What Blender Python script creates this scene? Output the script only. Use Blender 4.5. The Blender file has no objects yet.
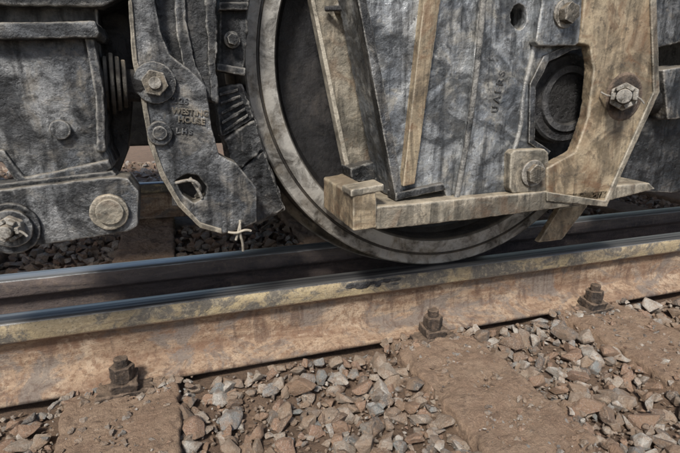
import bpy, bmesh, math, random
import numpy as np
from mathutils import Vector, Matrix, noise
random.seed(7); np.random.seed(7)
scene = bpy.context.scene
COL = scene.collection

# ---------------- camera (metres; X along the rail, Y away, Z up, rail top z=0)
F=491.0; CAM=Vector((0,-1.2,0.49)); PSI=math.radians(18.4); PHI=math.radians(15.9)
cam=bpy.data.cameras.new("Camera"); co=bpy.data.objects.new("Camera",cam); COL.objects.link(co)
cam.sensor_width=36; cam.lens=26; cam.clip_start=0.02; cam.clip_end=1000
co.location=CAM; co.rotation_euler=(math.pi/2-PHI,0,-PSI); scene.camera=co
R_=Vector((math.cos(PSI),-math.sin(PSI),0)); Fh=Vector((math.sin(PSI),math.cos(PSI),0))
def P(px,py,Y):
    """survey point -> world position on the vertical plane y=Y"""
    xc=(px-340)/F; yc=-(py-226.5)/F
    d=R_*xc+Fh*(math.cos(PHI)+yc*math.sin(PHI))+Vector((0,0,-math.sin(PHI)+yc*math.cos(PHI)))
    return CAM+d*((Y-CAM.y)/d.y)
def S(px,py,Y):
    p=P(px,py,Y)-CAM
    return (p.dot(Fh)*math.cos(PHI)-p.z*math.sin(PHI))/F

# ---------------- materials
def nd(nt,t,**k):
    n=nt.nodes.new(t)
    for a,b in k.items():
        if a in n.inputs.keys(): n.inputs[a].default_value=b
        else: setattr(n,a,b)
    return n
def ramp(nt,src,p0,p1,c0=(0,0,0,1),c1=(1,1,1,1)):
    r=nt.nodes.new('ShaderNodeValToRGB'); r.color_ramp.elements[0].position=p0; r.color_ramp.elements[1].position=p1
    r.color_ramp.elements[0].color=c0; r.color_ramp.elements[1].color=c1
    nt.links.new(src,r.inputs[0]); return r.outputs[0]
def mix(nt,f,a,b):
    m=nt.nodes.new('ShaderNodeMix'); m.data_type='RGBA'
    for s,v in ((0,f),(6,a),(7,b)):
        if hasattr(v,'is_output'): nt.links.new(v,m.inputs[s])
        else: m.inputs[s].default_value=v if s==0 else (*v,1) if len(v)==3 else v
    return m.outputs[2]
def math_(nt,op,a,b=0.0):
    m=nt.nodes.new('ShaderNodeMath'); m.operation=op
    for s,v in ((0,a),(1,b)):
        if hasattr(v,'is_output'): nt.links.new(v,m.inputs[s])
        else: m.inputs[s].default_value=v
    return m.outputs[0]
def noi(nt,co,scale,detail=8,rough=.6,dist=0):
    n=nd(nt,'ShaderNodeTexNoise',Scale=scale,Detail=detail,Roughness=rough,Distortion=dist)
    nt.links.new(co,n.inputs['Vector']); return n.outputs[0]
def newmat(name):
    m=bpy.data.materials.new(name); m.use_nodes=True; nt=m.node_tree
    return m,nt,nt.nodes['Principled BSDF']
def metal(name,c1,c2,dust,dustamt=.5,metallic=.35,r0=.35,r1=.75,bump=.5,sc=1.0,edge=(.40,.385,.35),edgeamt=.8,grime=.6,updust=.7,rust=0.0):
    m,nt,b=newmat(name)
    tc=nd(nt,'ShaderNodeTexCoord').outputs['Object']
    n1=noi(nt,tc,6*sc,8,.62,.8); n2=noi(nt,tc,16*sc,10,.72,.5); n3=noi(nt,tc,190*sc,5,.65)
    mp=nd(nt,'ShaderNodeMapping'); mp.inputs['Scale'].default_value=(42*sc,42*sc,4*sc); nt.links.new(tc,mp.inputs[0])
    n4=noi(nt,mp.outputs[0],1,7,.6,.6)
    n5=noi(nt,tc,60*sc,7,.70)
    n6=noi(nt,tc,9*sc,9,.68,1.2)
    grease=ramp(nt,n6,.45,.57)
    dustm=math_(nt,'MULTIPLY',ramp(nt,n2,.50,.62),dustamt)
    col=mix(nt,ramp(nt,n1,.42,.58),c1,c2)
    col=mix(nt,dustm,col,dust)
    col=mix(nt,math_(nt,'MULTIPLY',ramp(nt,n4,.48,.62),grime*.9),col,tuple(x*.2 for x in c1))
    col=mix(nt,math_(nt,'MULTIPLY',grease,grime*.9),col,tuple(x*.2 for x in c1))
    col=mix(nt,math_(nt,'MULTIPLY',ramp(nt,n5,.56,.64),grime*.7),col,(.012,.012,.013))
    col=mix(nt,math_(nt,'MULTIPLY',ramp(nt,n3,.54,.66),grime*.3),col,(.02,.02,.02))
    if rust: col=mix(nt,math_(nt,'MULTIPLY',ramp(nt,noi(nt,tc,11*sc,8,.7,1.0),.52,.62),rust),col,(.13,.065,.03))
    g=nd(nt,'ShaderNodeNewGeometry')
    e=math_(nt,'MULTIPLY',math_(nt,'MULTIPLY',ramp(nt,g.outputs['Pointiness'],.515,.56),ramp(nt,n2,.38,.56)),edgeamt)
    col=mix(nt,e,col,edge)
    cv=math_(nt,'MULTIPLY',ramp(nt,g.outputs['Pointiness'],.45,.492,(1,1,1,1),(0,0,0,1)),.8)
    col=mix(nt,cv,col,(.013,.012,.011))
    sx=nd(nt,'ShaderNodeSeparateXYZ'); nt.links.new(g.outputs['Normal'],sx.inputs[0])
    u=math_(nt,'MULTIPLY',math_(nt,'MULTIPLY',ramp(nt,sx.outputs[2],.35,.9),ramp(nt,n2,.3,.55)),updust)
    col=mix(nt,u,col,dust)
    nt.links.new(col,b.inputs['Base Color'])
    rr=nd(nt,'ShaderNodeMapRange'); nt.links.new(n5,rr.inputs[0]); rr.inputs[1].default_value=.38; rr.inputs[2].default_value=.62; rr.inputs[3].default_value=r0; rr.inputs[4].default_value=r1
    dd=math_(nt,'MAXIMUM',dustm,u)
    nt.links.new(math_(nt,'ADD',rr.outputs[0],math_(nt,'MULTIPLY',dd,.35)),b.inputs['Roughness'])
    nt.links.new(math_(nt,'MULTIPLY',math_(nt,'SUBTRACT',1.0,dd),metallic),b.inputs['Metallic'])
    h=math_(nt,'ADD',math_(nt,'MULTIPLY',n5,.8),math_(nt,'ADD',math_(nt,'MULTIPLY',n3,.18),math_(nt,'MULTIPLY',n2,.9)))
    bp=nd(nt,'ShaderNodeBump',Strength=bump,Distance=.010); nt.links.new(h,bp.inputs['Height']); nt.links.new(bp.outputs[0],b.inputs['Normal'])
    return m
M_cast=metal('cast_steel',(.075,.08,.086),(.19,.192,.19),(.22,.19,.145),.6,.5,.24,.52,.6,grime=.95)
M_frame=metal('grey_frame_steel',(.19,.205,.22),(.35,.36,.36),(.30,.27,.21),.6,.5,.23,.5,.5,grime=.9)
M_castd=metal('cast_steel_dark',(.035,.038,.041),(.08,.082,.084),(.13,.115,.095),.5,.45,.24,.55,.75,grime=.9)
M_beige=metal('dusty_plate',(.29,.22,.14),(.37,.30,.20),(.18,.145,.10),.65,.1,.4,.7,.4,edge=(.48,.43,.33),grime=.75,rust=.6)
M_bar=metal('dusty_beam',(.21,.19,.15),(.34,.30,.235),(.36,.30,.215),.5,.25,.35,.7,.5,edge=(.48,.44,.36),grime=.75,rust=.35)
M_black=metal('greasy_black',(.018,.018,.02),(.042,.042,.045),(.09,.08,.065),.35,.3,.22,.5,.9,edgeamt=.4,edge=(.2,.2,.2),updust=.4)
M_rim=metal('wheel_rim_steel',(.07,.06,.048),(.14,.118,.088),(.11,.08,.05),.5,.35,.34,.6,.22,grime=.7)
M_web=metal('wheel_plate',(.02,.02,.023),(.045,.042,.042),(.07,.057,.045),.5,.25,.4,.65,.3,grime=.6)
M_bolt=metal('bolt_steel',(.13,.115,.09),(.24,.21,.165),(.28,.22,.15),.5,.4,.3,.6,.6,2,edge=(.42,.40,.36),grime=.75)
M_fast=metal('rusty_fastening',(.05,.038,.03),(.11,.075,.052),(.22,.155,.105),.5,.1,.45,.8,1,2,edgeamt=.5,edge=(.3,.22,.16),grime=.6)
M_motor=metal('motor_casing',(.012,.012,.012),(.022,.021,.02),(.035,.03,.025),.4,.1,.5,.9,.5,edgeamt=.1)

def rail_mat(name,kind):
    m,nt,b=newmat(name)
    tc=nd(nt,'ShaderNodeTexCoord').outputs['Object']
    g=nd(nt,'ShaderNodeNewGeometry')
    sp=nd(nt,'ShaderNodeSeparateXYZ'); nt.links.new(tc,sp.inputs[0])
    sn=nd(nt,'ShaderNodeSeparateXYZ'); nt.links.new(g.outputs['Normal'],sn.inputs[0])
    def mpn(s):
        mp=nd(nt,'ShaderNodeMapping'); mp.inputs['Scale'].default_value=s; nt.links.new(tc,mp.inputs[0]); return mp.outputs[0]
    n1=noi(nt,mpn((5,18,26)),1,9,.7,.5); n2=noi(nt,tc,60,9,.75); n3=noi(nt,mpn((1.2,90,90)),1,4,.5); n4=noi(nt,mpn((6,6,9)),1,8,.72,.8)
    n5=noi(nt,tc,170,6,.7); n6=noi(nt,mpn((9,9,16)),1,9,.72,1.2); n7=noi(nt,mpn((38,38,5)),1,6,.65,.6)
    if kind=='near':
        web=mix(nt,ramp(nt,n1,.40,.60),(.18,.11,.07),(.33,.235,.155))
        web=mix(nt,math_(nt,'MULTIPLY',ramp(nt,n6,.51,.60),.7),web,(.40,.31,.22))
        web=mix(nt,math_(nt,'MULTIPLY',ramp(nt,n2,.49,.6),.75),web,(.15,.08,.045))
        web=mix(nt,math_(nt,'MULTIPLY',ramp(nt,n4,.49,.57),.75),web,(.145,.125,.11))
        web=mix(nt,math_(nt,'MULTIPLY',ramp(nt,n7,.53,.64),.6),web,(.085,.05,.035))
        web=mix(nt,math_(nt,'MULTIPLY',ramp(nt,n5,.54,.64),.5),web,(.07,.045,.03))
        head=mix(nt,ramp(nt,n1,.38,.60),(.37,.295,.17),(.23,.18,.115))
        head=mix(nt,math_(nt,'MULTIPLY',ramp(nt,n4,.48,.54),.85),head,(.085,.08,.075))
        head=mix(nt,math_(nt,'MULTIPLY',ramp(nt,n2,.5,.62),.5),head,(.44,.37,.25))
        head=mix(nt,math_(nt,'MULTIPLY',ramp(nt,n5,.54,.64),.5),head,(.05,.045,.04))
        top=mix(nt,ramp(nt,n3,.4,.6),(.10,.10,.105),(.34,.335,.32))
    else:
        web=mix(nt,ramp(nt,n1,.38,.62),(.05,.040,.038),(.13,.10,.088))
        web=mix(nt,math_(nt,'MULTIPLY',ramp(nt,n2,.5,.62),.5),web,(.16,.12,.09))
        head=web
        top=mix(nt,ramp(nt,n3,.35,.6),(.26,.27,.28),(.55,.55,.54))
    zz=nd(nt,'ShaderNodeMapRange'); nt.links.new(sp.outputs[2],zz.inputs[0]); zz.inputs[1].default_value=-.056; zz.inputs[2].default_value=-.050
    col=mix(nt,zz.outputs[0],web,head)
    t=ramp(nt,math_(nt,'ADD',sn.outputs[2],math_(nt,'MULTIPLY',math_(nt,'SUBTRACT',n1,.5),.3)),.66,.80)
    zt=nd(nt,'ShaderNodeMapRange'); nt.links.new(sp.outputs[2],zt.inputs[0]); zt.inputs[1].default_value=-.028; zt.inputs[2].default_value=-.02
    t=math_(nt,'MULTIPLY',t,zt.outputs[0])
    col=mix(nt,t,col,top); nt.links.new(col,b.inputs['Base Color'])
    nt.links.new(math_(nt,'MULTIPLY',t,.8),b.inputs['Metallic'])
    nt.links.new(math_(nt,'SUBTRACT',.8,math_(nt,'MULTIPLY',t,.42)),b.inputs['Roughness'])
    hh=math_(nt,'ADD',n2,math_(nt,'ADD',math_(nt,'MULTIPLY',n1,1.0),math_(nt,'MULTIPLY',n5,.4)))
    hh=math_(nt,'MULTIPLY',hh,math_(nt,'SUBTRACT',1.0,math_(nt,'MULTIPLY',t,.85)))
    bp=nd(nt,'ShaderNodeBump',Strength=.7,Distance=.007); nt.links.new(hh,bp.inputs['Height']); nt.links.new(bp.outputs[0],b.inputs['Normal'])
    return m
M_rail=rail_mat('rusty_rail','near'); M_rail2=rail_mat('dark_rail','far')

def stone_mat():
    m,nt,b=newmat('crushed_stone')
    tc=nd(nt,'ShaderNodeTexCoord').outputs['Object']; g=nd(nt,'ShaderNodeNewGeometry')
    r=nt.nodes.new('ShaderNodeValToRGB'); nt.links.new(g.outputs['Random Per Island'],r.inputs[0])
    cr=r.color_ramp; cr.interpolation='CONSTANT'
    cols=[(.22,.175,.135),(.27,.21,.155),(.29,.245,.195),(.16,.11,.078),(.25,.155,.105),(.24,.235,.22),(.34,.29,.235),(.11,.10,.09),(.28,.175,.115),(.21,.22,.21),(.45,.42,.37)]
    cr.elements[0].color=(*cols[0],1); cr.elements[1].position=.1; cr.elements[1].color=(*cols[1],1)
    for i,c in enumerate(cols[2:]): 
        e=cr.elements.new(.2+i*.085); e.color=(*c,1)
    n1=noi(nt,tc,60,9,.75); n2=noi(nt,tc,14,6,.65); n3=noi(nt,tc,260,5,.7)
    col=mix(nt,math_(nt,'MULTIPLY',ramp(nt,n1,.44,.60),.7),r.outputs[0],(.25,.16,.10))
    col=mix(nt,math_(nt,'MULTIPLY',ramp(nt,n3,.52,.62),.45),col,(.48,.43,.36))
    n4=noi(nt,tc,310,5,.7)
    col=mix(nt,math_(nt,'MULTIPLY',ramp(nt,n4,.54,.64),.6),col,(.045,.038,.032))
    col=mix(nt,math_(nt,'MULTIPLY',ramp(nt,n2,.47,.58),.6),col,(.21,.14,.088))
    nt.links.new(col,b.inputs['Base Color']); b.inputs['Roughness'].default_value=.75
    bp=nd(nt,'ShaderNodeBump',Strength=.9,Distance=.009); nt.links.new(math_(nt,'ADD',n1,math_(nt,'MULTIPLY',n3,.4)),bp.inputs['Height']); nt.links.new(bp.outputs[0],b.inputs['Normal'])
    return m
M_stone=stone_mat()
def soil_mat(name,c1,c2,c3):
    m,nt,b=newmat(name)
    tc=nd(nt,'ShaderNodeTexCoord').outputs['Object']
    n1=noi(nt,tc,12,8,.7); n2=noi(nt,tc,90,9,.78); n3=noi(nt,tc,350,5,.7); n4=noi(nt,tc,35,8,.7)
    col=mix(nt,ramp(nt,n1,.38,.62),c1,c2)
    col=mix(nt,math_(nt,'MULTIPLY',ramp(nt,n2,.49,.6),.7),col,c3)
    col=mix(nt,math_(nt,'MULTIPLY',ramp(nt,n3,.53,.63),.6),col,tuple(min(1,x*1.55) for x in c2))
    col=mix(nt,math_(nt,'MULTIPLY',ramp(nt,n4,.54,.62),.5),col,tuple(x*.45 for x in c1))
    nt.links.new(col,b.inputs['Base Color']); b.inputs['Roughness'].default_value=.92
    bp=nd(nt,'ShaderNodeBump',Strength=1,Distance=.016); nt.links.new(math_(nt,'ADD',math_(nt,'ADD',n2,n4),math_(nt,'MULTIPLY',n3,.35)),bp.inputs['Height']); nt.links.new(bp.outputs[0],b.inputs['Normal'])
    return m
M_soil=soil_mat('soil',(.17,.11,.072),(.25,.165,.105),(.12,.08,.055))
M_mud=soil_mat('muddy_sleeper',(.33,.215,.14),(.42,.295,.20),(.24,.155,.10))

# ---------------- mesh helpers
def empty(name,loc=(0,0,0)):
    e=bpy.data.objects.new(name,None); e.empty_display_size=.1; COL.objects.link(e); return e
def mkobj(name,bm,mat,parent=None,smooth=True):
    bmesh.ops.recalc_face_normals(bm,faces=bm.faces)
    me=bpy.data.meshes.new(name); bm.to_mesh(me); bm.free(); me.materials.append(mat)
    if smooth:
        for p in me.polygons: p.use_smooth=True
    o=bpy.data.objects.new(name,me); COL.objects.link(o)
    if parent: o.parent=parent
    return o
def bevel(o,w,seg=2):
    m=o.modifiers.new('b','BEVEL'); m.width=w; m.segments=seg; m.limit_method='ANGLE'; m.angle_limit=math.radians(30); m.harden_normals=True
TEX={}
def clouds(sz):
    if sz not in TEX:
        t=bpy.data.textures.new('clouds%g'%sz,'CLOUDS'); t.noise_scale=sz; t.noise_depth=4; TEX[sz]=t
    return TEX[sz]
def castify(o,vox=.004,disp=.004,sz=.03,sm=3):
    m=o.modifiers.new('r','REMESH'); m.mode='VOXEL'; m.voxel_size=vox; m.use_smooth_shade=True
    m=o.modifiers.new('s','SMOOTH'); m.factor=.6; m.iterations=sm
    m=o.modifiers.new('d','DISPLACE'); m.texture=clouds(sz); m.texture_coords='LOCAL'; m.strength=disp; m.mid_level=.5
def prism_bm(pts3,th):
    bm=bmesh.new(); n=len(pts3)
    a=[bm.verts.new(p) for p in pts3]; b=[bm.verts.new(p+Vector((0,th,0))) for p in pts3]
    bm.faces.new(a); bm.faces.new(b[::-1])
    for i in range(n): bm.faces.new((a[i],b[i],b[(i+1)%n],a[(i+1)%n]))
    return bm
def plate(name,pts,Y,th,mat,parent,bw=.004,cast=0,vox=.004,disp=.004,holes=()):
    o=mkobj(name,prism_bm([P(x,y,Y) for x,y in pts],th),mat,parent)
    if holes:
        for h in holes:
            c=mkobj('cut',prism_bm([P(x,y,Y)-Vector((0,.03,0)) for x,y in h],th+.06),mat)
            md=o.modifiers.new('bo','BOOLEAN'); md.operation='DIFFERENCE'; md.object=c; md.solver='EXACT'
            bpy.context.view_layer.objects.active=o
            bpy.ops.object.modifier_apply(modifier='bo'); bpy.data.objects.remove(c)
    if cast: castify(o,vox*.8,disp)
    else: bevel(o,bw)
    return o
def cyl(name,c,ax,r,h,mat,parent,seg=32,bw=.002,r2=None,roll=0):
    """from base centre c outwards along ax"""
    bm=bmesh.new(); bmesh.ops.create_cone(bm,cap_ends=True,segments=seg,radius1=r,radius2=r if r2 is None else r2,depth=h,matrix=Matrix.Translation((0,0,h/2))@Matrix.Rotation(roll,4,'Z'))
    q=Vector(ax).normalized().to_track_quat('Z','Y').to_matrix().to_4x4()
    bm.transform(Matrix.Translation(c)@q)
    o=mkobj(name,bm,mat,parent); 
    if bw: bevel(o,min(bw,r*.3,h*.3))
    return o
def wire(name,pts,r,mat,parent,cyc=False):
    cu=bpy.data.curves.new(name,'CURVE'); cu.dimensions='3D'; cu.bevel_depth=r; cu.bevel_resolution=3
    s=cu.splines.new('NURBS'); s.points.add(len(pts)-1); s.order_u=3; s.use_endpoint_u=not cyc; s.use_cyclic_u=cyc
    for i,p in enumerate(pts): s.points[i].co=(*p,1)
    cu.materials.append(mat); cu.use_fill_caps=True
    o=bpy.data.objects.new(name,cu); COL.objects.link(o); o.parent=parent; return o
FR=Vector((0,-1,0))
def hexbolt(name,px,py,Y,rpx,parent,mat=None,washer=True,h=.018,roll=.2,ax=FR,seg=6):
    mat=mat or M_bolt; c=P(px,py,Y); s=S(px,py,Y); r=rpx*s
    if washer: cyl(name+'_washer',c,ax,r*1.35,.006,mat,parent,32); c=c+Vector(ax).normalized()*.006
    o=cyl(name+'_head',c,ax,r,h,mat,parent,seg,0,roll=roll); castify(o,.0014,.002,.01,1)
    return c+Vector(ax).normalized()*h
def castle_nut(name,c,ax,r,h,parent,mat=None,pin=True):
    mat=mat or M_bolt; ax=Vector(ax).normalized(); q=ax.to_track_quat('Z','Y').to_matrix().to_4x4()
    cyl(name+'_nut',c,ax,r,h*.6,mat,parent,6,.003)
    for i in range(6):
        a=i*math.pi/3
        bm=bmesh.new(); bmesh.ops.create_cube(bm,size=1,matrix=Matrix.Translation(c)@q@Matrix.Rotation(a,4,'Z')@Matrix.Translation((r*.68,0,h*.75))@Matrix.Diagonal((r*.3,r*.5,h*.4,1)))
        bevel(mkobj(name+'_crown_%d'%i,bm,mat,parent),.0015)
    cyl(name+'_stud',c+ax*h*.5,ax,r*.5,h*.75,mat,parent,24,.003)
    if pin:
        e=c+ax*h*.85; s=q.to_3x3()@Vector((1,0,0)); u=q.to_3x3()@Vector((0,1,0))
        wire(name+'_split_pin',[e-s*r*1.5+u*r*.3,e-s*r*1.1,e,e+s*r*1.0,e+s*r*1.3-u*r*.5],.0022,mat,parent)
def lathe(name,prof,c,mat,parent=None,seg=160):
    """profile of (radius, y) about the Y axis"""
    bm=bmesh.new(); rings=[]
    for r,y in prof:
        if r<1e-6: rings.append([bm.verts.new((c[0],c[1]+y,c[2]))]); continue
        rings.append([bm.verts.new((c[0]+r*math.cos(2*math.pi*i/seg),c[1]+y,c[2]+r*math.sin(2*math.pi*i/seg))) for i in range(seg)])
    for a,b in zip(rings,rings[1:]):
        for i in range(seg):
            j=(i+1)%seg
            if len(a)==1 and len(b)==1: continue
            if len(a)==1: bm.faces.new((a[0],b[i],b[j]))
            elif len(b)==1: bm.faces.new((a[i],b[0],a[j]))
            else: bm.faces.new((a[i],b[i],b[j],a[j]))
    o=mkobj(name,bm,mat,parent)
    m=o.modifiers.new('e','EDGE_SPLIT'); m.split_angle=math.radians(28)
    return o

RY=-.05; RZ=-.008     # running rail near edge and top height
# ---------------- ground
SLX=[-2.3,-1.55,-.85,-.16,.635,1.20,1.82,2.45,3.05,3.65,4.3,4.9]
def gz(x,y):
    if abs(x)>12 or abs(y)>8: return -.235
    z=-.234+.018*noise.noise((x*3,y*3,0))+.008*noise.noise((x*14,y*14,3))
    if -.25<y<.2: z+=.020*min(1,(y+.25)/.12)
    if -.66<y<2.2:
        for s in SLX:
            d=abs(x-s+.02*noise.noise((y*8,s,1)))
            if d<.20: 
                k=1-max(0,d-.11)/.09
                z=z*(1-k)+k*(-.216+.012*noise.noise((x*11,y*11,7)))
    return z
def axis(lo,hi,st,far):
    a=list(np.arange(lo,hi,st)); k=st
    v=hi; 
    while v<far: a.append(v); k*=1.35; v+=k
    a.append(far); v=lo; k=st
    while v>-far: k*=1.35; v-=k; a.insert(0,max(v,-far))
    return a
xs=axis(-1.2,4.2,.014,300); ys=axis(-1.2,1.0,.014,300)
V=[(x,y,gz(x,y)) for y in ys for x in xs]; nx=len(xs)
Fc=[(j*nx+i,j*nx+i+1,(j+1)*nx+i+1,(j+1)*nx+i) for j in range(len(ys)-1) for i in range(nx-1)]
me=bpy.data.meshes.new('ground'); me.from_pydata(V,[],Fc); me.materials.append(M_soil)
for p in me.polygons: p.use_smooth=True
COL.objects.link(bpy.data.objects.new('ground',me))

# ---------------- sleepers
for k,s in enumerate(SLX):
    bm=bmesh.new(); bmesh.ops.create_cube(bm,size=1,matrix=Matrix.Translation((s,.78,-.268))@Matrix.Diagonal((.235,2.72,.17,1)))
    bmesh.ops.subdivide_edges(bm,edges=bm.edges,cuts=1)
    o=mkobj('sleeper',bm,M_mud)
    if k in (2,3,4,5,6):
        castify(o,.006,.034,.08,8)
        m=o.modifiers.new('d2','DISPLACE'); m.texture=clouds(.022); m.texture_coords='LOCAL'; m.strength=.013; m.mid_level=.5
    else: bevel(o,.02)

# ---------------- ballast
def templ(n,bev):
    L=[]
    for _ in range(n):
        bm=bmesh.new()
        for i in range(random.randint(10,17)):
            v=Vector((random.gauss(0,1),random.gauss(0,1),random.gauss(0,1))).normalized()*random.uniform(.72,1.12)
            bm.verts.new(v)
        r=bmesh.ops.convex_hull(bm,input=bm.verts)
        bmesh.ops.delete(bm,geom=[g for g in bm.verts if not g.link_faces],context='VERTS')
        bmesh.ops.dissolve_limit(bm,angle_limit=math.radians(14),verts=bm.verts,edges=bm.edges)
        if bev: bmesh.ops.bevel(bm,geom=list(bm.edges),offset=.06,segments=1,affect='EDGES')
        bm.verts.index_update()
        L.append((np.array([v.co[:] for v in bm.verts]),[[v.index for v in f.verts] for f in bm.faces])); bm.free()
    return L
T1=templ(50,True); T2=templ(20,False)
AV=[];AF=[];off=0
def stone(T,x,y,z,r):
    global off
    v,f=random.choice(T)
    sc=np.array([random.uniform(.8,1.4),random.uniform(.6,1.05),random.uniform(.42,.8)])*r
    q=np.array(Matrix.Rotation(random.uniform(0,6.28),3,'Z')@Matrix.Rotation(random.gauss(0,.45),3,'X')@Matrix.Rotation(random.gauss(0,.45),3,'Y'))
    AV.append((v*sc)@q.T+np.array([x,y,z])); AF.extend([[i+off for i in p] for p in f]); off+=len(v)
def sleeper_d(x): return min(abs(x-s) for s in SLX)
def place(x0,x1,y0,y1,st,rf,T,skip=None,lift=0):
    x=x0
    while x<x1:
        y=y0
        while y<y1:
            X=x+random.uniform(-.6,.6)*st; Y=y+random.uniform(-.6,.6)*st; r=rf()
            y+=st
            if skip and skip(X,Y): continue
            if RY-.045-r*.7<Y<.36: continue
            if 1.45<Y<1.68: continue
            d=sleeper_d(X)
            if -.60<Y<2.15 and d<.120+.03*noise.noise((X*8,Y*8,5)):
                if random.random()<.96: continue
                r*=.6
            base=gz(X,Y) if d>.15 else min(gz(X,Y),-.222)
            hump=.014*max(0,min(1,(d-.11)/.08))*(.7+.6*noise.noise((X*4,Y*4,9)))
            stone(T,X,Y,base+lift+hump+r*random.uniform(-.1,.45),r)
        x+=st
place(-1.0,3.2,-1.05,-.05,.028,lambda:random.choice((.010,.013,.016,.019,.022,.027)),T1)
place(-1.0,3.2,-1.05,-.05,.055,lambda:random.choice((.022,.026,.031,.038)),T1,lambda x,y:random.random()<.3,.006)
place(-1.0,3.2,-1.05,-.05,.015,lambda:random.choice((.004,.005,.007)),T2,lambda x,y:random.random()<.2,.001)
place(-1.2,3.4,.34,1.45,.04,lambda:random.uniform(.018,.034),T2)
place(-4,9,-3.5,4,.075,lambda:random.uniform(.025,.045),T2,lambda x,y:(-1<x<3.2 and -1.05<y<1.45))
# loose fines and a few embedded stones on the muddy sleepers
for s in SLX[2:8]:
    for i in range(700):
        x=s+random.gauss(0,.08); y=random.uniform(-.62,-.09)
        if abs(x-s)>.15: continue
        r=random.choice((.002,.002,.002,.003,.003,.004,.005,.007,.010)); stone(T2,x,y,-.184-(.015 if abs(x-s)>.1 else 0)+r*.05,r)
    for i in range(90):
        x=s+random.uniform(-.15,.15); y=random.uniform(-.15,-.085)
        r=random.choice((.004,.006,.010,.014)); stone(T2,x,y,-.186+r*.3,r)
me=bpy.data.meshes.new('ballast'); me.from_pydata(np.concatenate(AV).tolist(),[],AF); me.materials.append(M_stone)
COL.objects.link(bpy.data.objects.new('ballast',me))

# ---------------- rails
HALF=[(0,0),(.022,-.0005),(.029,-.0025),(.034,-.007),(.0365,-.013),(.0375,-.020),(.0375,-.042),(.034,-.049),(.018,-.056),(.011,-.066),(.009,-.086),(.009,-.125),(.012,-.143),(.022,-.153),(.072,-.168),(.075,-.171),(.075,-.180)]
def rail(name,yc,mat,z0=0):
    pts=[(a,b) for a,b in HALF]+[(-a,b) for a,b in HALF[:0:-1]]
    X=[-12+.5*i for i in range(60)]
    bm=bmesh.new(); rs=[[bm.verts.new((x,yc-a,z0+b)) for a,b in pts] for x in X]
    for a,b in zip(rs,rs[1:]):
        for i in range(len(pts)):
            j=(i+1)%len(pts); bm.faces.new((a[i],b[i],b[j],a[j]))
    bm.faces.new(rs[0]); bm.faces.new(rs[-1][::-1])
    return mkobj(name,bm,mat) 
rail('running_rail',RY+.0375,M_rail,RZ)
rail('check_rail',.25,M_rail2)
rail('running_rail',1.56,M_rail)

# ---------------- rail fastenings
for k,s in enumerate(SLX):
    E=empty('rail_fastening'); yc=RY-.058; z=-.196
    fine=k in (3,4,5)
    bm=bmesh.new(); bmesh.ops.create_cube(bm,size=1,matrix=Matrix.Translation((s,yc+.012,z+.010))@Matrix.Rotation(.08,4,'Z')@Matrix.Diagonal((.12,.08,.022,1)))
    o=mkobj('tie_plate',bm,M_fast,E); castify(o,.003,.014,.02,3) if fine else bevel(o,.004)
    bm=bmesh.new(); bmesh.ops.create_cube(bm,size=1,matrix=Matrix.Translation((s+.002,yc+.004,z+.030))@Matrix.Rotation(.15,4,'X')@Matrix.Diagonal((.058,.06,.030,1)))
    o=mkobj('clamp',bm,M_fast,E); castify(o,.003,.010,.02,2) if fine else bevel(o,.004)
    def fc(nm,zz,r,h,seg):
        o=cyl(nm,(s,yc,z+zz),(.02*math.sin(k*3),.06,1),r,h,M_fast,E,seg,0,roll=k*1.3)
        if fine: castify(o,.0016,.004,.012,1)
    fc('spring_washer',.040,.024,.011,20); fc('nut',.049,.027,.028,6); fc('bolt',.07,.015,.026,16)

# ---------------- wheelset
W=empty('railway_wheelset'); r=.55; WX=.712; WY=-.015
prof=[(0,-.015),(.085,-.015),(.09,-.010),(.09,.0),(.12,.002),(.135,.01),(.15,.045),(.20,.06),(.40,.075),(.455,.068),(.468,.055),(.473,.008),(.478,.0),(.512,.0),(.514,.003),(.518,.003),(.520,0),(.544,.0),(.548,.003),(.55,.008),(.552,.095),(.556,.102),(.574,.112),(.580,.120),(.580,.130),(.570,.140),(.48,.142),(.46,.10),(.15,.12),(.12,.17),(0,.17)]
o=lathe('wheel',prof,(WX,WY,r+RZ),M_rim,W,220)
o.data.materials.append(M_web)
for p in o.data.polygons:
    c=p.center; d=math.hypot(c.x-WX,c.z-r-RZ)
    if d<.472: p.material_index=1
lathe('far_wheel',[(a,-b) for a,b in prof],(WX,1.58,r+RZ),M_web,W)
cyl('axle',(WX,.1,r),(0,1,0),.095,1.4,M_motor,W)

# ---------------- traction motor and underbody
T=empty('traction_motor')
bm=bmesh.new(); bmesh.ops.create_cone(bm,cap_ends=True,segments=12,radius1=.42,radius2=.42,depth=.95,matrix=Matrix.Translation((WX+.45,.82,.62))@Matrix.Rotation(math.pi/2,4,'X'))
bevel(mkobj('casing',bm,M_motor,T),.02)
bm=bmesh.new(); bmesh.ops.create_cube(bm,size=1,matrix=Matrix.Translation((WX,.82,.60))@Matrix.Diagonal((.36,.9,.36,1)))
bevel(mkobj('nose',bm,M_motor,T),.04)
U=empty('locomotive_underbody')
for nm,c,sz in (('floor',(1,.95,1.35),(12,2.5,.2)),('sill',(1,-.31,1.25),(12,.05,.15)),
                ('crossbeam_end',(-2.4,.8,.62),(.3,1.6,.5)),
                ('far_side_frame',(2.6,1.85,.65),(4.8,.12,.6)),('gear_case',(.05,.62,.54),(.56,.3,.46))):
    bm=bmesh.new(); bmesh.ops.create_cube(bm,size=1,matrix=Matrix.Translation(c)@Matrix.Diagonal((*sz,1)))
    bevel(mkobj(nm,bm,M_motor,U),.01)

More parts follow.
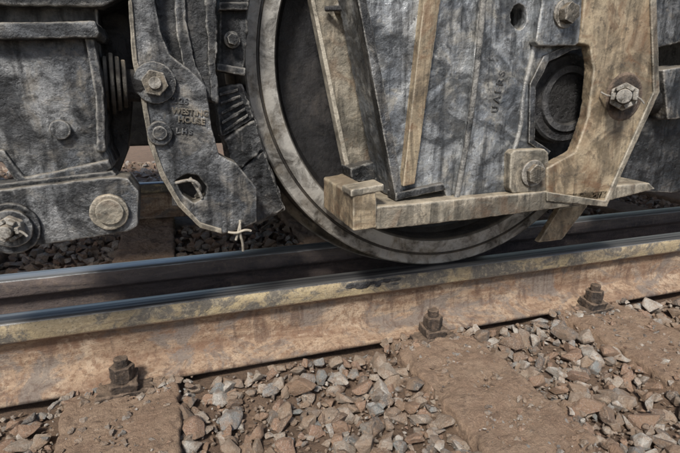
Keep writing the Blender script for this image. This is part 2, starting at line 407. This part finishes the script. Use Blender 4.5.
# ---------------- left bogie bracket
L=empty('bogie_bracket')
plate('upper_beam',[(-120,-90),(128,-90),(128,-4),(101,7),(-120,3)],-.17,.2,M_castd,L,.006,1,.005,.006)
plate('neck',[(-120,-10),(98,-10),(98,30),(-120,32)],-.14,.14,M_castd,L,.006,1,.005,.006)
plate('ledge',[(-120,24),(95,21),(100,33),(97,38),(-120,41)],-.245,.16,M_cast,L,.005,1,.0035,.005)
plate('body',[(-120,36),(92,35),(97,60),(103,90),(105,150),(113,168),(100,176),(22,188),(2,160),(-120,166)],-.22,.16,M_cast,L,.006,1,.0035,.008)
plate('side_rib',[(84,38),(93,38),(98,62),(104,92),(105,152),(97,152),(95,95),(89,62)],-.232,.04,M_cast,L,.006,1,.003,.005)
plate('lower_rib',[(-100,150),(3,150),(24,178),(108,160),(112,168),(100,177),(21,189),(1,162),(-100,166)],-.23,.05,M_cast,L,.005,1,.003,.005)
plate('lower_bar',[(-120,196),(0,190),(112,177),(128,178),(139,192),(138,226),(128,232),(20,249),(-120,262)],-.25,.07,M_cast,L,.005,1,.0035,.004)
plate('bar_seam',[(-120,186),(0,184),(112,171),(118,176),(0,190),(-120,193)],-.236,.05,M_castd,L,.004,1,.003,.003)
def ccyl(nm,px,py,Y,rp,h,mat,par,vox=.0018,d=.003,ax=FR,seg=40):
    o=cyl(nm,P(px,py,Y),ax,rp*S(px,py,Y),h,mat,par,seg,0); castify(o,vox,d,.015,2); return o
ccyl('boss',62,129,-.213,9.5,.020,M_cast,L)
ccyl('disc_outer',110,211,-.245,18,.014,M_bar,L)
ccyl('disc_inner',110,211,-.255,13,.010,M_bar,L)
ccyl('washer',13,227,-.245,26,.014,M_castd,L)
ccyl('washer_small',13,227,-.255,19,.014,M_cast,L)
castle_nut('castle',P(13,227,-.264),(-.1,-1,0),13*S(13,227,-.25),.03,L)
for i in range(4):
    c=P(104+6*i,84,-.15); cyl('spring_disc_%d'%i,c,(1,.1,-.05),(.056-.006*abs(i-1)),.008,M_bar,L,40,.003)
cyl('spring_core',P(98,84,-.15),(1,.1,-.05),.03,.09,M_black,L)
plate('back_web',[(60,40),(132,-20),(136,60),(132,100),(128,150),(118,176),(60,190),(60,60)],-.06,.05,M_black,L,.005)

# ---------------- brake hanger
H=empty('brake_hanger')
plate('arm',[(126,-90),(151,-90),(155,0),(160,30),(170,55),(190,70),(206,86),(212,128),(219,155),(236,163),(257,188),(257,222),(240,230),(222,234),(200,228),(178,206),(160,176),(148,142),(141,100),(132,60),(128,0)],-.16,.05,M_cast,H,.005,1,.003,.004,
      holes=[[(176,181),(186,174),(198,176),(207,187),(205,197),(194,203),(183,195)]])
plate('arm_rim',[(128,0),(132,0),(137,58),(146,98),(153,140),(164,172),(181,202),(201,223),(222,229),(222,234),(200,228),(178,206),(160,176),(148,142),(141,100),(132,60)],-.164,.02,M_bar,H,.003,1,.0022,.002)
plate('strap',[(150,-90),(214,-90),(214,0),(215,60),(217,104),(205,100),(190,78),(172,62),(158,30)],-.125,.05,M_castd,H,.004,1,.0035,.010)
plate('strap_rib',[(170,-90),(182,-90),(186,20),(196,66),(208,90),(200,90),(184,72),(176,30)],-.135,.03,M_cast,H,.004,1,.003,.006)
plate('strap_edge',[(206,-90),(216,-90),(216,0),(217,60),(218,104),(211,100),(208,60),(206,0)],-.14,.03,M_castd,H,.004,1,.003,.014)
ccyl('big_boss',155,83,-.155,20,.016,M_cast,H)
hexbolt('pivot',155,83,-.169,13,H,washer=False,h=.018,roll=.3)
cyl('pivot_tip',P(155,83,-.186),FR,6*S(155,83,-.16),.006,M_bolt,H)
ccyl('small_boss',160,133,-.155,12,.014,M_cast,H)
ccyl('small_boss_tip',160,133,-.167,7,.008,M_cast,H)
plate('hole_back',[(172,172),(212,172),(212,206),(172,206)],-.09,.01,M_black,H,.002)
wire('retaining_clip',[P(176,183,-.165),P(186,180,-.175),P(196,181,-.172),P(202,190,-.165),P(196,196,-.13)],.0035,M_bolt,H)
wire('clip_tail',[P(190,178,-.155),P(197,187,-.165),P(202,198,-.16)],.0035,M_bolt,H)
wire('split_pin_leg',[P(240,220,-.17),P(240,235,-.175),P(243,243,-.172),P(243,251,-.17)],.0028,M_bar,H)
wire('split_pin_leg_b',[P(241,220,-.168),P(238,233,-.173),P(236,240,-.172)],.0028,M_bar,H)
wire('split_pin_bar',[P(228,232,-.175),P(236,234,-.178),P(246,229,-.178),P(251,231,-.175)],.0028,M_bar,H)
def text(name,s,px,py,Y,size,parent,mat,rot=0):
    c=bpy.data.curves.new(name,'FONT'); c.body=s; c.size=size; c.extrude=.0016; c.bevel_depth=.0007; c.materials.append(mat)
    o=bpy.data.objects.new(name,c); COL.objects.link(o); o.location=P(px,py,Y); o.rotation_euler=(math.pi/2,rot,0); o.parent=parent
text('cast_lettering_top','WESTING',172,113,-.1605,.0160,H,M_bolt,.12)
text('cast_lettering_bottom','HOUSE',178,122,-.1605,.0160,H,M_bolt,.12)
text('cast_numbers','2 26',172,103,-.1605,.017,H,M_cast,.10)
text('cast_mark','L H S',176,133,-.1605,.014,H,M_cast,.12)

# ---------------- brake shoe
B=empty('brake_shoe')
L0=[(217,88),(221,130),(232,168),(246,200),(258,225)]; R0=[(243,84),(254,112),(262,142),(274,176),(286,210)]
def lerp(A,t):
    t*=len(A)-1; i=min(int(t),len(A)-2); f=t-i
    return (A[i][0]*(1-f)+A[i+1][0]*f,A[i][1]*(1-f)+A[i+1][1]*f)
plate('back',[*[lerp(L0,i/8) for i in range(9)],*[lerp(R0,1-i/8) for i in range(9)]],-.05,.12,M_castd,B,.003,1,.004,.010)
segs=[(0,.30),(.31,.55),(.56,.99)]
for i,(a,b) in enumerate(segs):
    w=(2,-1,1)[i]
    mid=(a+b)/2
    q=[lerp(L0,a),lerp(L0,mid),lerp(L0,b),lerp(R0,b),lerp(R0,mid),lerp(R0,a)]
    q=[(x-(w if j<3 else 1),y) for j,(x,y) in enumerate(q)]
    plate('block_%d'%i,q,-.066-.008*(i%2),.05,M_castd,B,.003,1,.003,.012)
for i in range(5):
    t=.03+.056*i; l=lerp(L0,t); r_=lerp(R0,t)
    plate('rib_%d'%i,[(l[0]+2,l[1]),(r_[0]-6,r_[1]+1),(r_[0]-6,r_[1]+4),(l[0]+2,l[1]+3)],-.074,.02,M_castd,B,.002,1,.0022,.008)
plate('holder',[(221,-90),(252,-90),(247,40),(244,72),(236,74),(219,68)],-.08,.08,M_castd,B,.004,1,.0035,.008)
plate('holder_top',[(219,2),(249,2),(248,10),(219,10)],-.095,.04,M_castd,B,.003,1,.003,.004)
plate('holder_lip',[(217,63),(246,68),(245,76),(217,71)],-.10,.06,M_castd,B,.003,1,.003,.004)
hexbolt('holder_bolt',232,40,-.082,6,B,M_castd)

# ---------------- bogie side frame
G=empty('bogie_side_frame')
plate('diagonal_bar',[(300,-80),(337,-80),(350,0),(382,165),(380,178),(347,171),(312,0)],-.050,.022,M_bar,G,.003,1,.004,.003)
plate('bar_flange',[(298,-80),(303,-80),(315,0),(351,171),(346,171),(311,0)],-.06,.03,M_bar,G,.002)
wire('cable',[P(326,9,-.06),P(340,8,-.09),P(352,10,-.1),P(366,14,-.1)],.006,M_black,G)
cyl('cable_clip',P(338,9,-.05),FR,.012,.03,M_bolt,G)
plate('block',[(353,195),(376,190),(377,228),(353,231)],-.25,.22,M_beige,G,.004,1,.0035,.003)
plate('block_cap',[(351,190),(384,184),(384,191),(351,197)],-.253,.06,M_bar,G,.003,1,.003,.002)
plate('clamp_foot',[(350,168),(382,160),(386,180),(352,182)],-.10,.06,M_castd,G,.004,1,.0035,.012)
plate('beam',[(374,207),(460,199),(560,190),(650,183),(656,189),(600,203),(560,208),(470,220),(376,230)],-.24,.17,M_bar,G,.004,1,.0035,.004)
plate('left_web',[(343,-90),(492,-90),(487,0),(474,100),(458,188),(448,203),(444,189),(396,199),(378,105),(358,0)],-.20,.12,M_frame,G,.005,1,.0035,.006)
plate('left_edge',[(343,-90),(352,-90),(367,0),(388,105),(404,196),(396,199),(378,105),(358,0)],-.212,.03,M_cast,G,.003,1,.0024,.003)
plate('gusset',[(436,-90),(452,-90),(441,0),(415,184),(403,187),(424,0)],-.222,.03,M_beige,G,.002,1,.0024,.002)
plate('bottom_lip',[(396,193),(444,183),(446,190),(396,201)],-.215,.05,M_castd,G,.003,1,.003,.004)
plate('right_web',[(486,-90),(605,-90),(598,42),(570,46),(545,58),(531,85),(530,142),(548,154),(546,192),(508,194),(462,199),(455,200),(470,100),(480,0)],-.21,.13,M_frame,G,.005,1,.0035,.007,
      holes=[[P_ for P_ in [(519+8*math.cos(a*math.pi/6),17+13*math.sin(a*math.pi/6)) for a in range(12)]]])
plate('opening_lip',[(600,42),(600,47),(573,50),(549,62),(536,87),(535,140),(551,151),(548,156),(529,143),(530,84),(544,56),(570,44)],-.217,.04,M_cast,G,.002,1,.0024,.003)
wire('seam',[P(489,-90,-.215),P(484,0,-.215),P(474,95,-.215),P(464,160,-.215),P(456,200,-.215)],.007,M_castd,G)
wire('roll_edge',[P(541,-90,-.211),P(541,0,-.211),P(534,50,-.211),P(523,90,-.211),P(521,130,-.211),P(512,155,-.211)],.006,M_frame,G)
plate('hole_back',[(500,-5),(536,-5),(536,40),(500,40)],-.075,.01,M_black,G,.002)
text('cast_letters','U A F R S',497,113,-.2105,.023,G,M_cast,-math.pi/2+.12)
cc=P(563,99,-.15)
lathe('bearing_end',[(0,-.0),(.06,0),(.065,-.008),(.080,-.008),(.084,0),(.104,.0),(.109,.006),(.109,.03),(.114,.032),(.114,.13),(0,.13)],(cc.x,-.165,cc.z),M_black,G,96)
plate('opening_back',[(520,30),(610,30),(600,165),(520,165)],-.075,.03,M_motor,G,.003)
plate('upper_pad',[(542,-50),(584,-50),(581,42),(575,46),(539,46),(536,42),(542,4)],-.235,.035,M_frame,G,.004,1,.003,.003)
hexbolt('upper_bolt',564,14,-.235,10,G,h=.02)
plate('lower_pad',[(515,150),(545,149),(549,153),(549,188),(545,192),(513,193),(510,189),(511,154)],-.235,.035,M_bar,G,.004,1,.003,.003)
hexbolt('lower_bolt',532,173,-.235,10,G,h=.014)
plate('bracket_plate',[(600,-90),(659,-90),(656,0),(659,92),(607,206),(547,199),(547,168),(576,152),(588,118),(594,70),(590,46),(580,43),(585,0)],-.24,.03,M_beige,G,.003,1,.0035,.004)
plate('bracket_edge',[(655,-90),(660,-90),(657,0),(660,92),(607,207),(603,206),(654,92),(651,0)],-.246,.06,M_bar,G,.002,1,.0022,.002)
plate('lower_strip',[(547,192),(606,201),(608,207),(547,201)],-.246,.05,M_bar,G,.002,1,.0024,.002)
cs=P(624,97,-.24)
lathe('stud_seat',[(0,-.004),(.045,-.004),(.052,-.004),(.058,.0),(.058,.02),(0,.02)],(cs.x,-.24,cs.z),M_fast,G,64)
cyl('stud_boss',cs,(-1.1,-1,.05),.03,.02,M_bolt,G)
castle_nut('stud',cs+Vector((-1.1,-1,.05)).normalized()*.012,(-1.1,-1,.05),.033,.066,G)
plate('scraper',[(560,208),(590,203),(562,240),(538,243)],-.08,.02,M_beige,G,.003,1,.004,.003)

# ---------------- right equipment
E=empty('axle_box_beam')
plate('upper',[(640,-90),(900,-90),(900,20),(700,38),(640,52)],-.06,.25,M_cast,E,.006,1,.005,.008)
cyl('tube',P(636,98,-.06),(1,0,0),.05,1.6,M_castd,E,40)
plate('lower_plate',[(640,118),(900,100),(900,165),(672,193),(612,190)],-.065,.03,M_castd,E,.005,1,.0045,.008)
plate('collar',[(663,70),(700,64),(700,115),(668,120)],-.12,.12,M_cast,E,.006,1,.004,.006)

# grease smear on the rail head under the wheel
bm=bmesh.new()
g0=P(372,284,RY)
for i in range(20):
    dx=random.gauss(0,.035); dz=random.gauss(0,.007)
    bmesh.ops.create_icosphere(bm,subdivisions=2,radius=1,matrix=Matrix.Translation((g0.x+dx,RY+.001,min(g0.z+dz,RZ-.014)))@Matrix.Diagonal((random.uniform(.006,.024),.004,random.uniform(.003,.008),1)))
o=mkobj('grease_smear',bm,M_black); castify(o,.0018,.003,.01,2)

# ---------------- light
w=bpy.data.worlds.new('World'); scene.world=w; w.use_nodes=True; nt=w.node_tree
sky=nt.nodes.new('ShaderNodeTexSky'); sky.sky_type='NISHITA'; sky.sun_disc=False
el=math.radians(47); az=math.radians(212)
sky.sun_elevation=el; sky.sun_rotation=az; sky.dust_density=2.0
nt.links.new(sky.outputs[0],nt.nodes['Background'].inputs[0]); nt.nodes['Background'].inputs[1].default_value=.15
sd=bpy.data.lights.new('sun','SUN'); sd.energy=5.0; sd.angle=math.radians(9); sd.color=(1,.96,.90)
so=bpy.data.objects.new('sun',sd); COL.objects.link(so)
d=Vector((math.sin(az)*math.cos(el),math.cos(az)*math.cos(el),math.sin(el)))
so.rotation_euler=d.to_track_quat('Z','Y').to_euler()
scene.view_settings.view_transform='Standard'; scene.view_settings.look='None'; scene.view_settings.exposure=0
